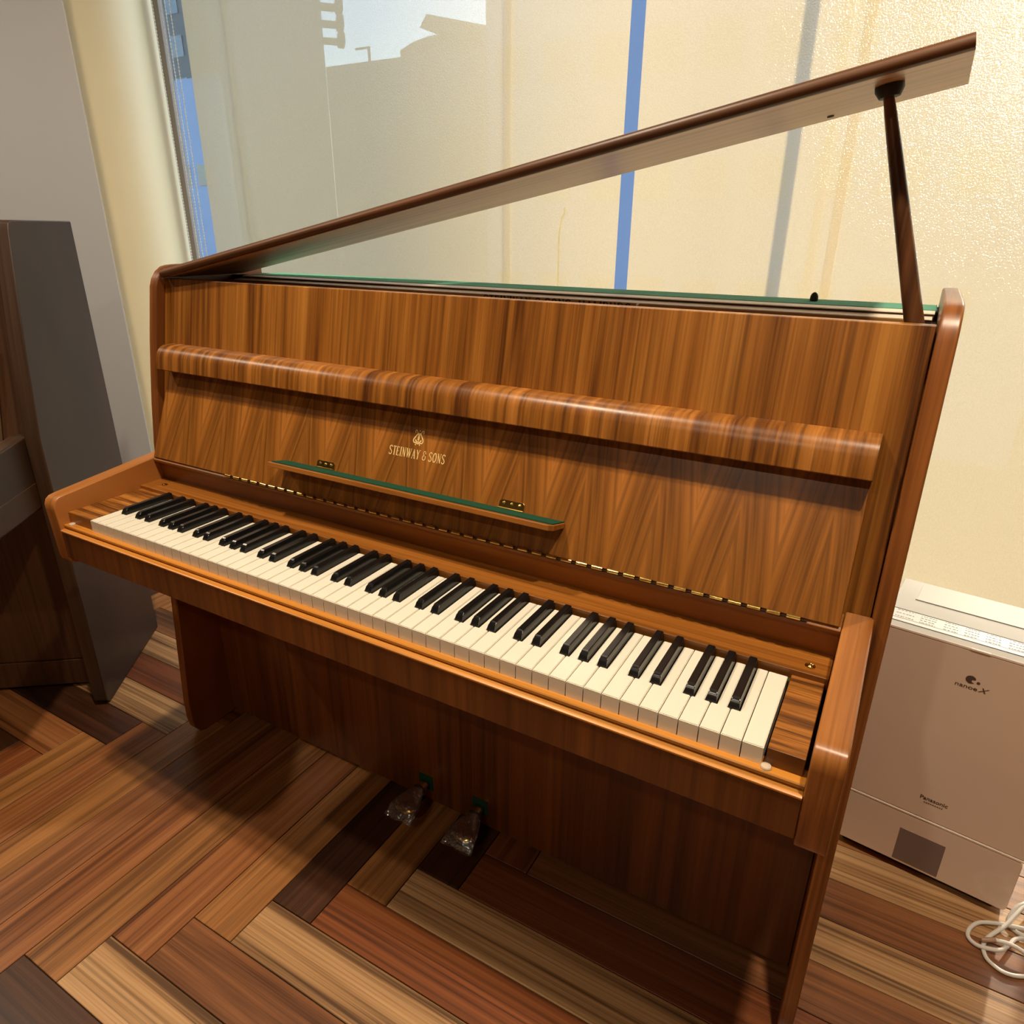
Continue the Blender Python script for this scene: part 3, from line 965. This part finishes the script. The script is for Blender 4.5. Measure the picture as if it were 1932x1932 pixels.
# lid: hinged at the left end, propped at the right
LS = 0.19756
lz = lambda x: 1.1155 + LS * x
la = math.atan(LS)
Lx = Vector((math.cos(la), 0, math.sin(la)))
Ln = Vector((-math.sin(la), 0, math.cos(la)))
L0 = Vector((-0.098, 0, lz(-0.098)))
LLEN = (1.2735 + 0.098) / math.cos(la)
TH = 0.0165
prof = [(0.3090, 0.0), (0.3090, TH), (0.5080, TH), (0.5085, 0.0)]
rings = []
for s in (0.0, LLEN):
    rings.append([L0 + Lx * s + Vector((0, y, 0)) + Ln * h for y, h in prof])
lid = loft('lid', rings, M_lid_lit, P, bevel=0.0006)
prof = [(0.3050, 0.0), (0.3010, 0.0015), (0.2990, 0.0050), (0.2988, 0.0085), (0.3005, 0.0125), (0.3040, 0.0152), (0.3088, TH), (0.3088, 0.0)]
loft('lid_edge_shaded', [[L0 + Lx * s + Vector((0, y, 0)) + Ln * h for y, h in prof] for s in (0.0, LLEN)], M_lid_shade, P)  # front edge of the lid, its shade put into the colour
# lid prop and socket
lidp = lambda x, y, h=0.0: Vector((x, y, lz(x))) + Ln * h
ptop = lidp(1.194, 0.372, -0.012)
pbot = Vector((1.279, 0.362, 1.070))
pr = []
N = 14
for i in range(N + 1):
    t = i / N
    pr.append((pbot.lerp(ptop, t), 0.0115 * (1 - t) ** 0.6 * 0.48 + 0.0058))
tube('lid_prop', [q for q, r in pr], [r for q, r in pr], M_prop, P, n=16)
axp = Vector((1.194, 0.372, 0)) - Vector((1.200, 0.372, 0))
lathe('prop_socket', [(0.0155, 0.0), (0.0155, -0.005), (0.0115, -0.0125), (0.0070, -0.0125)], M_rub, lid, loc=lidp(1.195, 0.372, -0.0003), axis=Ln, n=24).location = (0, 0, 0)
lathe('peg_hole', [(0.0045, 0.0), (0.0040, -0.0012), (0.0004, -0.0013)], M_rub, lid, loc=lidp(1.122, 0.478, -0.0002), axis=Ln, n=16).location = (0, 0, 0)
tube('lid_hinge_pin', [(-0.1035, 0.31, 1.110), (-0.1035, 0.50, 1.110)], 0.003, M_brass, P, n=10)


# pedals, still wrapped in film
def pedal(xc, yaw):
    base = Vector((xc, 0.300, 0.055))
    rings = []
    PS = 0.72
    st = [(0.012, 0.0105, 0.006, 0.004), (-0.030, 0.0115, 0.006, 0.002), (-0.055, 0.0160, 0.006, -0.002), (-0.080, 0.0225, 0.0058, -0.006), (-0.100, 0.0238, 0.0052, -0.009), (-0.112, 0.0185, 0.0045, -0.012), (-0.118, 0.0090, 0.003, -0.014)]
    for dy, hw, hh, dz in st:
        dy *= PS
        r = []
        for j in range(16):
            a = 2 * math.pi * j / 16
            x, z = hw * math.copysign(abs(math.cos(a)) ** 0.7, math.cos(a)), hh * math.copysign(abs(math.sin(a)) ** 0.7, math.sin(a))
            r.append(base + Vector((x - dy * math.tan(yaw) * 0 + (dy * yaw), dy, dz + z)))
        rings.append(r)
    o = loft('pedal', rings, M_brass, P)
    # film bag
    rings = []
    rnd = random.Random(int(xc * 1000))
    st = [(-0.026, 0.0125, 0.0075, 0.002), (-0.030, 0.0130, 0.0080, 0.002), (-0.055, 0.0210, 0.0100, -0.002), (-0.085, 0.0300, 0.0110, -0.006), (-0.112, 0.0320, 0.0095, -0.011), (-0.128, 0.0330, 0.0040, -0.017), (-0.138, 0.0345, 0.0012, -0.022)]
    for dy, hw, hh, dz in st:
        dy *= PS
        r = []
        for j in range(20):
            a = 2 * math.pi * j / 20
            k = 1 + rnd.uniform(-0.12, 0.12)
            r.append(base + Vector((hw * k * math.cos(a) + dy * yaw, dy + rnd.uniform(-0.003, 0.003), dz + hh * k * math.sin(a))))
        rings.append(r)
    add_o = loft('film_bag', rings, M_film, o, close=False, **SUB)
    ring = [base + Vector((0.0135 * math.cos(a) - 0.033 * PS * yaw, -0.033 * PS, 0.002 + 0.0085 * math.sin(a))) for a in [2 * math.pi * j / 20 for j in range(20)]]
    V, F = tube_vf(ring, 0.0016, 8, closed=True)
    add('rubber_band', pyd('rubber_band', V, F), M_blackp, o, **SUB)
    V, F = box_vf(xc - 0.018, xc + 0.018, 0.2985, 0.300, 0.040, 0.078)
    add('slot_felt', pyd('slot_felt', V, F), M_dfelt, P)
pedal(0.527, 0.06)
pedal(0.668, -0.04)

# ------------------------------------------------------------------ dark piano on the left, turned
DP = tag(empty('upright_piano', (-0.417, 0.145, 0), math.radians(37.53)), 'dark greyish walnut upright piano turned sideways by the white partition', 'piano')
DW = -1.46
DS = [(0.40, 0.0), (0.014, 0.0), (0.0, 0.016), (0.0, 0.55), (0.002, 0.74), (0.041, 0.96), (0.090, 1.185), (0.098, 1.200), (0.112, 1.205), (0.40, 1.205)]
prism_x('side_panel', DS, -0.034, 0.0, M_dark, DP, bevel=0.003)
prism_x('side_panel', DS, DW, DW + 0.034, M_dark, DP, bevel=0.003)
prism_x('upper_panel', [(0.045, 0.73), (0.135, 1.185), (0.155, 1.185), (0.065, 0.73)], DW + 0.034, -0.0345, M_darkf, DP)
box('top_board', DW + 0.034, -0.0345, 0.115, 0.40, 1.175, 1.203, M_dark, DP)
box('lower_panel', DW + 0.034, -0.0345, 0.10, 0.12, 0.09, 0.60, M_darkf, DP)
box('toe_rail', DW + 0.034, -0.0345, 0.096, 0.122, 0.012, 0.088, M_darkf, DP)
box('back_panel', DW + 0.034, -0.0345, 0.37, 0.395, 0.03, 1.18, M_dark, DP)
box('keybed', DW + 0.034, -0.0345, -0.245, 0.10, 0.575, 0.635, M_darkf, DP)
box('fallboard', DW + 0.08, -0.078, -0.235, 0.045, 0.66, 0.712, M_darkf, DP, bevel=0.008)
for x0, x1 in ((-0.076, -0.036), (DW + 0.036, DW + 0.076)):
    prism_x('arm', [(0.04, 0.745), (-0.20, 0.735), (-0.25, 0.71), (-0.262, 0.67), (-0.255, 0.59), (-0.245, 0.57), (0.04, 0.57)], x0, x1, M_dark, DP, bevel=0.004)
# framed board standing on its ledge
FBd = tag(empty('framed_board', (0, 0, 0), 0), 'thin brown framed board standing on the dark piano at the picture edge', 'board')
FBd.location = DP.matrix_world @ Vector((0, 0, 0))
FBd.location = (-0.417, 0.145, 0)
FBd.rotation_euler = (0, 0, math.radians(37.53))
V = [(-0.40, 0.020, 0.716), (-0.098, 0.020, 0.716), (-0.076, 0.048, 0.940), (-0.40, 0.048, 0.940)]
V = V + [(x, y + 0.012, z - 0.002) for x, y, z in V]
# back board as a slab, then four frame bars
add('board', pyd('board', V, [(0, 1, 2, 3), (4, 5, 6, 7), (0, 1, 5, 4), (1, 2, 6, 5), (2, 3, 7, 6), (3, 0, 4, 7)]), M_card, FBd, bevel=0.001)
V = [(-0.38, 0.0185, 0.728), (-0.112, 0.0185, 0.728), (-0.092, 0.0455, 0.928), (-0.38, 0.0455, 0.928)]
V = V + [(x, y + 0.002, z) for x, y, z in V]
add('sheet', pyd('sheet', V, [(0, 1, 2, 3), (4, 5, 6, 7), (0, 1, 5, 4), (1, 2, 6, 5), (2, 3, 7, 6), (3, 0, 4, 7)]), M_paper, FBd)

# ------------------------------------------------------------------ air purifier
PUR = tag(empty('air_purifier', (1.4798, 0.6262, 0), math.atan2(-0.13262, 0.99117)), 'beige air purifier with pale top on the floor right of the piano', 'air purifier')
# local: x across (+-0.153), y back, front face at y=0
def rrect(x0, x1, y0, y1, r, n=5):
    out = []
    for cx, cy, a0 in ((x1 - r, y1 - r, 0), (x0 + r, y1 - r, 90), (x0 + r, y0 + r, 180), (x1 - r, y0 + r, 270)):
        for i in range(n + 1):
            a = math.radians(a0 + 90 * i / n)
            out.append((cx + r * math.cos(a), cy + r * math.sin(a)))
    return out
HX = 0.153
prism_z('body', rrect(-HX + 0.002, HX - 0.002, 0.012, 0.205, 0.02), 0.022, 0.528, M_puser, PUR, bevel=0.002)
def face_panel(name, z0, z1, mat, r=0.012):
    pr2 = rrect(-HX, HX, z0, z1, r)
    n = len(pr2)
    V = [(x, 0.0, z) for x, z in pr2] + [(x, 0.011, z) for x, z in pr2]
    F = [tuple(range(n)), tuple(range(2 * n - 1, n - 1, -1))] + [(i, (i + 1) % n, (i + 1) % n + n, i + n) for i in range(n)]
    return add(name, pyd(name, V, F), mat, PUR, bevel=0.002)
fpan = face_panel('front_panel', 0.1495, 0.5285, M_puser, 0.003)
box('trim_line', -HX, HX, -0.0008, 0.010, 0.1445, 0.1485, M_ptrim, PUR, bevel=0.0008)
lpan = face_panel('lower_panel', 0.022, 0.1435, M_puser, 0.010)
box('sensor_window', -0.0405, 0.0385, -0.0004, 0.004, 0.0275, 0.107, M_psens, PUR, bevel=0.0006)
box('base_foot', -0.135, 0.135, 0.02, 0.19, 0.0, 0.022, M_rub, PUR, bevel=0.002)
box('trim_line', -HX, HX, -0.0006, 0.012, 0.5285, 0.5330, M_ptrim, PUR, bevel=0.0008)
prism_x('top_panel', [(0.001, 0.533), (0.012, 0.5375), (0.205, 0.5400), (0.205, 0.528), (0.001, 0.528)], -HX, HX, M_ptop, PUR, bevel=0.0015)
prism_x('control_strip', [(0.014, 0.5380), (0.060, 0.5388), (0.060, 0.5394), (0.014, 0.5386)], -HX + 0.004, HX - 0.004, M_pwhite, PUR, bevel=0)
def ztop(y): return 0.5375 + 0.0025 * (y - 0.012) / 0.193
for yy in (0.0125, 0.0245, 0.0620):
    prism_x('top_seam', [(yy, ztop(yy) + 0.0003), (yy + 0.0012, ztop(yy) + 0.0003), (yy + 0.0012, ztop(yy) + 0.0012), (yy, ztop(yy) + 0.0012)], -HX + 0.003, HX - 0.003, M_pline, PUR, bevel=0)
prism_x('louvre_flap', [(0.118, 0.5385), (0.196, 0.5395), (0.196, 0.5408), (0.118, 0.5400)], -0.118, 0.118, M_ptop, PUR, bevel=0.0005)
prism_x('top_seam', [(0.1165, 0.5390), (0.118, 0.5390), (0.118, 0.5402), (0.1165, 0.5402)], -0.120, 0.120, M_pline, PUR, bevel=0)
box('release_tab', -0.015, 0.015, -0.002, 0.006, 0.5295, 0.5335, M_ptrim, PUR, bevel=0.0008)
# small print on the control strip (dashes of tiny type)
rnd = random.Random(3)
bxs = []
for (xa, xb, ya, yb, rows) in ((-0.140, -0.110, 0.030, 0.056, 3), (-0.100, -0.075, 0.028, 0.054, 4), (-0.062, -0.040, 0.028, 0.056, 4), (-0.030, -0.008, 0.028, 0.056, 4), (0.002, 0.024, 0.028, 0.056, 4), (0.036, 0.060, 0.028, 0.056, 4), (0.072, 0.098, 0.028, 0.056, 4), (0.108, 0.138, 0.028, 0.056, 3)):
    for r_ in range(rows):
        y = ya + (yb - ya) * r_ / max(1, rows - 1)
        x = xa
        while x < xb:
            w = rnd.uniform(0.0015, 0.005)
            bxs.append((x, min(x + w, xb), y, y + 0.0011, ztop(y) + 0.0010, ztop(y) + 0.0016))
            x += w + rnd.uniform(0.0008, 0.0025)
add('control_print', boxes_mesh('control_print', bxs), plain('print_grey', lin(120, 118, 116), 0.6), PUR)


def sans(text, size, x, z, mat, parent, name, shear=0.0, xs=1.0, bold=0.0):
    cu = bpy.data.curves.new(name, 'FONT')
    cu.body = text
    cu.size = size
    cu.shear = shear
    cu.offset = bold
    cu.align_x = 'CENTER'
    cu.resolution_u = 3
    tmp = bpy.data.objects.new('tmp', cu)
    COL.objects.link(tmp)
    dg = bpy.context.evaluated_depsgraph_get()
    me = bpy.data.meshes.new_from_object(tmp.evaluated_get(dg))
    bpy.data.objects.remove(tmp)
    me.name = name
    for v in me.vertices:
        v.co = Vector((x + v.co.x * xs, -0.0005, z + v.co.y))
    me.materials.clear()
    me.update()
    return add(name, me, mat, parent, loc=(0, 0, 0))


sans('Panasonic', 0.0118, -0.001, 0.1935, M_pink, fpan, 'maker_print', bold=0.0002)
sans('F-VXR90', 0.0042, 0.000, 0.1865, M_pink, fpan, 'model_print') if False else None
add('model_print', boxes_mesh('model_print', [(-0.016 + 0.0036 * i, -0.0136 + 0.0036 * i, -0.0006, -0.0001, 0.1868, 0.1886) for i in range(9)]), M_pink, fpan, loc=(0, 0, 0))
sans('nanoe', 0.0112, -0.0060, 0.4545, M_pink, fpan, 'feature_print', xs=1.25, bold=0.0001)
sans('X', 0.0140, 0.0180, 0.4545, M_pink, fpan, 'feature_print_mark', shear=0.4, xs=1.15, bold=0.0001)
pts = [(-0.002 + 0.0078 * math.cos(a), 0.4735 + 0.0078 * math.sin(a)) for a in [math.radians(20 + 300 * i / 24) for i in range(25)]]
pts += [(-0.002 + 0.0045 + 0.0030 * math.cos(a), 0.4735 - 0.0022 + 0.0030 * math.sin(a)) for a in [math.radians(250 - 190 * i / 6) for i in range(7)]]
add('feature_emblem', pyd('feature_emblem', [(x, -0.0005, z) for x, z in pts], [tuple(range(len(pts)))], fix=False), M_pink, fpan, loc=(0, 0, 0))
add('feature_dot', pyd('feature_dot', [(0.0098 + 0.0026 * math.cos(2 * math.pi * i / 16), -0.0005, 0.4708 + 0.0026 * math.sin(2 * math.pi * i / 16)) for i in range(16)], [tuple(range(16))], fix=False), M_pink, fpan, loc=(0, 0, 0))

# ------------------------------------------------------------------ white power cable in a loose coil
cab = tag(empty('power_cable', (1.62, 0.54, 0.0)), 'tangled white power cable lying on the floor in front of the air purifier', 'cable')
cab['off'] = (1.62, 0.54, 0.0)
CR = 0.0036
main = [(1.72, 0.75, 0.004), (1.70, 0.70, 0.010), (1.667, 0.650, 0.020), (1.652, 0.633, 0.018), (1.643, 0.616, 0.010), (1.640, 0.604, 0.004), (1.647, 0.590, 0.004), (1.662, 0.580, 0.010), (1.690, 0.585, 0.016),
        (1.705, 0.62, 0.018), (1.690, 0.645, 0.020), (1.666, 0.640, 0.020), (1.649, 0.613, 0.018), (1.632, 0.582, 0.014), (1.607, 0.549, 0.008), (1.598, 0.530, 0.004), (1.597, 0.514, 0.004), (1.604, 0.497, 0.004), (1.626, 0.486, 0.004), (1.654, 0.494, 0.004), (1.690, 0.520, 0.008),
        (1.700, 0.56, 0.014), (1.680, 0.590, 0.016), (1.642, 0.588, 0.012), (1.617, 0.586, 0.006), (1.592, 0.574, 0.004), (1.577, 0.552, 0.004), (1.574, 0.532, 0.004), (1.587, 0.519, 0.006), (1.610, 0.518, 0.012), (1.624, 0.526, 0.012), (1.638, 0.549, 0.008), (1.650, 0.569, 0.006), (1.672, 0.578, 0.006), (1.72, 0.56, 0.004)]
tube('cable', catmull(main, 6), CR, M_cable, cab, n=10)
tube('cable_end', catmull([(1.614, 0.539, 0.014), (1.636, 0.539, 0.018), (1.660, 0.534, 0.016), (1.72, 0.515, 0.005)], 6), CR, M_cable, cab, n=10)
tube('cable_tip', [(1.592, 0.529, 0.012), (1.594, 0.530, 0.012), (1.614, 0.539, 0.014)], [0.003, 0.0042, 0.0041], M_cablep, cab, n=10)

# ------------------------------------------------------------------ ceiling lamps
def lamp(x, y, watt, label):
    r = tag(empty('ceiling_lamp', (x, y, RH)), label, 'lamp', 'round ceiling lamps')
    lathe('ring', [(0.060, 0.0), (0.060, -0.012), (0.046, -0.014), (0.044, -0.004), (0.044, 0.0)], M_lampf, r)
    m, nt, b, out = new_mat('lamp_glow')
    b.inputs['Emission Color'].default_value = (*LAMP_COL, 1)
    b.inputs['Emission Strength'].default_value = 3.0
    lathe('diffuser', [(0.0435, -0.003), (0.0435, -0.004), (0.0002, -0.0042)], m, r)
    li = bpy.data.lights.new('lamp_light', 'AREA')
    li.shape = 'DISK'
    li.size = 0.085
    li.energy = watt
    li.spread = math.radians(160)
    li.color = LAMP_COL
    lo_ = bpy.data.objects.new('lamp_light', li)
    COL.objects.link(lo_)
    lo_.parent = r
    lo_.location = (0, 0, -0.016)
lamp(1.50, -0.24, 26, 'ceiling lamp above the right end of the walnut piano')
lamp(0.25, -0.12, 22, 'ceiling lamp above the left half of the walnut piano')
lamp(-1.75, -0.55, 24, 'added ceiling lamp over the dark piano, brightening the partition')  # unseen lamp, placed to brighten the white partition
lamp(0.7, -1.95, 11, 'added ceiling fill lamp behind the viewer')  # unseen lamp added as frontal fill

# ------------------------------------------------------------------ the street outside
M_fac = plain('facade_blue_white', lin(100, 122, 158), 0.6, noise=0.05, nscale=0.4)
M_fac2 = plain('facade_grey', lin(88, 92, 102), 0.7, noise=0.06, nscale=0.5)
M_fac3 = plain('facade_dark', lin(46, 50, 60), 0.6, noise=0.1, nscale=0.7)
M_roof = plain('roof_tan', lin(78, 68, 58), 0.7, noise=0.06, nscale=0.6)
M_wing = plain('window_dark', lin(52, 62, 76), 0.15)
M_gnd = plain('street_asphalt', lin(104, 104, 106), 0.9, noise=0.1, nscale=2)
tag(box('ground_street', -90, 90, 1.6, 120, -7.2, -7.0, M_gnd, bevel=0), 'grey street below the window', kind='structure')
def building(x0, x1, y0, y1, h, mat, label, bands=(), wins=True):
    r = tag(empty('building', ((x0 + x1) / 2, (y0 + y1) / 2, -7.0)), label, 'building', 'buildings across the street')
    r['off'] = tuple(r.location)
    box('wall', x0, x1, y0, y1, -7.0, h, mat, r, bevel=0)
    v, f = box_vf(-0.7, 0.7, -0.06, 0.03, -0.75, 0.75)
    wm = pyd('window', v, f)
    wm.materials.append(M_wing)
    if wins:
        for zz in bands:
            x = x0 + 1.3
            while x < x1 - 1.0:
                o = bpy.data.objects.new('window', wm)
                COL.objects.link(o)
                o.parent = r
                o.location = (x - r.location.x, y0 - r.location.y, zz + 7.0)
                x += 2.3
    return r
building(-17.6, 5.25, 30.0, 40.0, 17.0, M_fac, 'pale blue-white office building seen through the gap beside the lid', (7.8, 3.2, -1.4))
building(5.35, 20.0, 30.0, 40.0, 9.6, M_fac2, 'lower grey building right of the pale office building', (6.0, 2.2, -1.4))
bc = building(-27.08, -17.7, 30.0, 40.0, 8.7, M_fac2, 'low grey building under the slanted roofs', (6.0, 2.2))
bl = building(-5.0, 0.0, 0.0, 4.0, 16.0, M_fac2, 'grey apartment tower with small balconies', (4.0, 0.4))
bl.rotation_euler = (0, 0, math.radians(46))
bl.location = Vector((-27.1, 30.0, -7.0)) - Matrix.Rotation(math.radians(46), 3, 'Z') @ Vector((2.5, -2.0, 0.0))
for zz in (9.9, 10.62, 11.34, 12.06):
    box('balcony', -0.2, 1.0, 0.2, 1.2, zz + 0.0, zz + 0.12, M_fac3, bl, bevel=0)
    box('balcony_front', 0.75, 1.1, 0.2, 1.2, zz - 0.12, zz + 0.42, M_fac3, bl, bevel=0.05)
building(-72.0, -47.1, 40.0, 43.5, 11.6, M_fac, 'pale low building seen past the blind chains', (5.0,))
building(-76.0, -52.5, 44.2, 52.0, 22.0, M_fac3, 'dark tower block behind the pale low building', (12.0, 15.0, 18.0))
# slanted roofs on the low building
prism = [(-21.9, 10.02), (-21.5, 10.52), (-17.72, 9.60), (-17.72, 9.0)]
V = [(x, 31.0, z) for x, z in prism] + [(x, 38.0, z) for x, z in prism]
add('slanted_roof', pyd('slanted_roof', V, [(0, 1, 2, 3), (4, 5, 6, 7), (0, 1, 5, 4), (1, 2, 6, 5), (2, 3, 7, 6), (3, 0, 4, 7)], smooth=False), M_roof, bc)
vp_ = [(-23.5, 8.7), (-23.5, 9.35), (-22.7, 9.62), (-21.8, 9.76), (-20.9, 9.78), (-20.9, 8.7)]
n = len(vp_)
V = [(x, 31.5, z) for x, z in vp_] + [(x, 37.0, z) for x, z in vp_]
add('vaulted_roof', pyd('vaulted_roof', V, [tuple(range(n)), tuple(range(2 * n - 1, n - 1, -1))] + [(i, (i + 1) % n, (i + 1) % n + n, i + n) for i in range(n)], smooth=False), M_roof, bc)
box('pavilion_wall', -20.6, -18.4, 31.6, 37.0, 8.7, 9.75, M_fac3, bc, bevel=0)
box('roof_frame', -25.95, -25.05, 31.0, 31.1, 9.5, 9.58, M_fac3, bc, bevel=0)
box('roof_frame_post', -25.15, -25.05, 31.0, 31.1, 8.7, 9.5, M_fac3, bc, bevel=0)
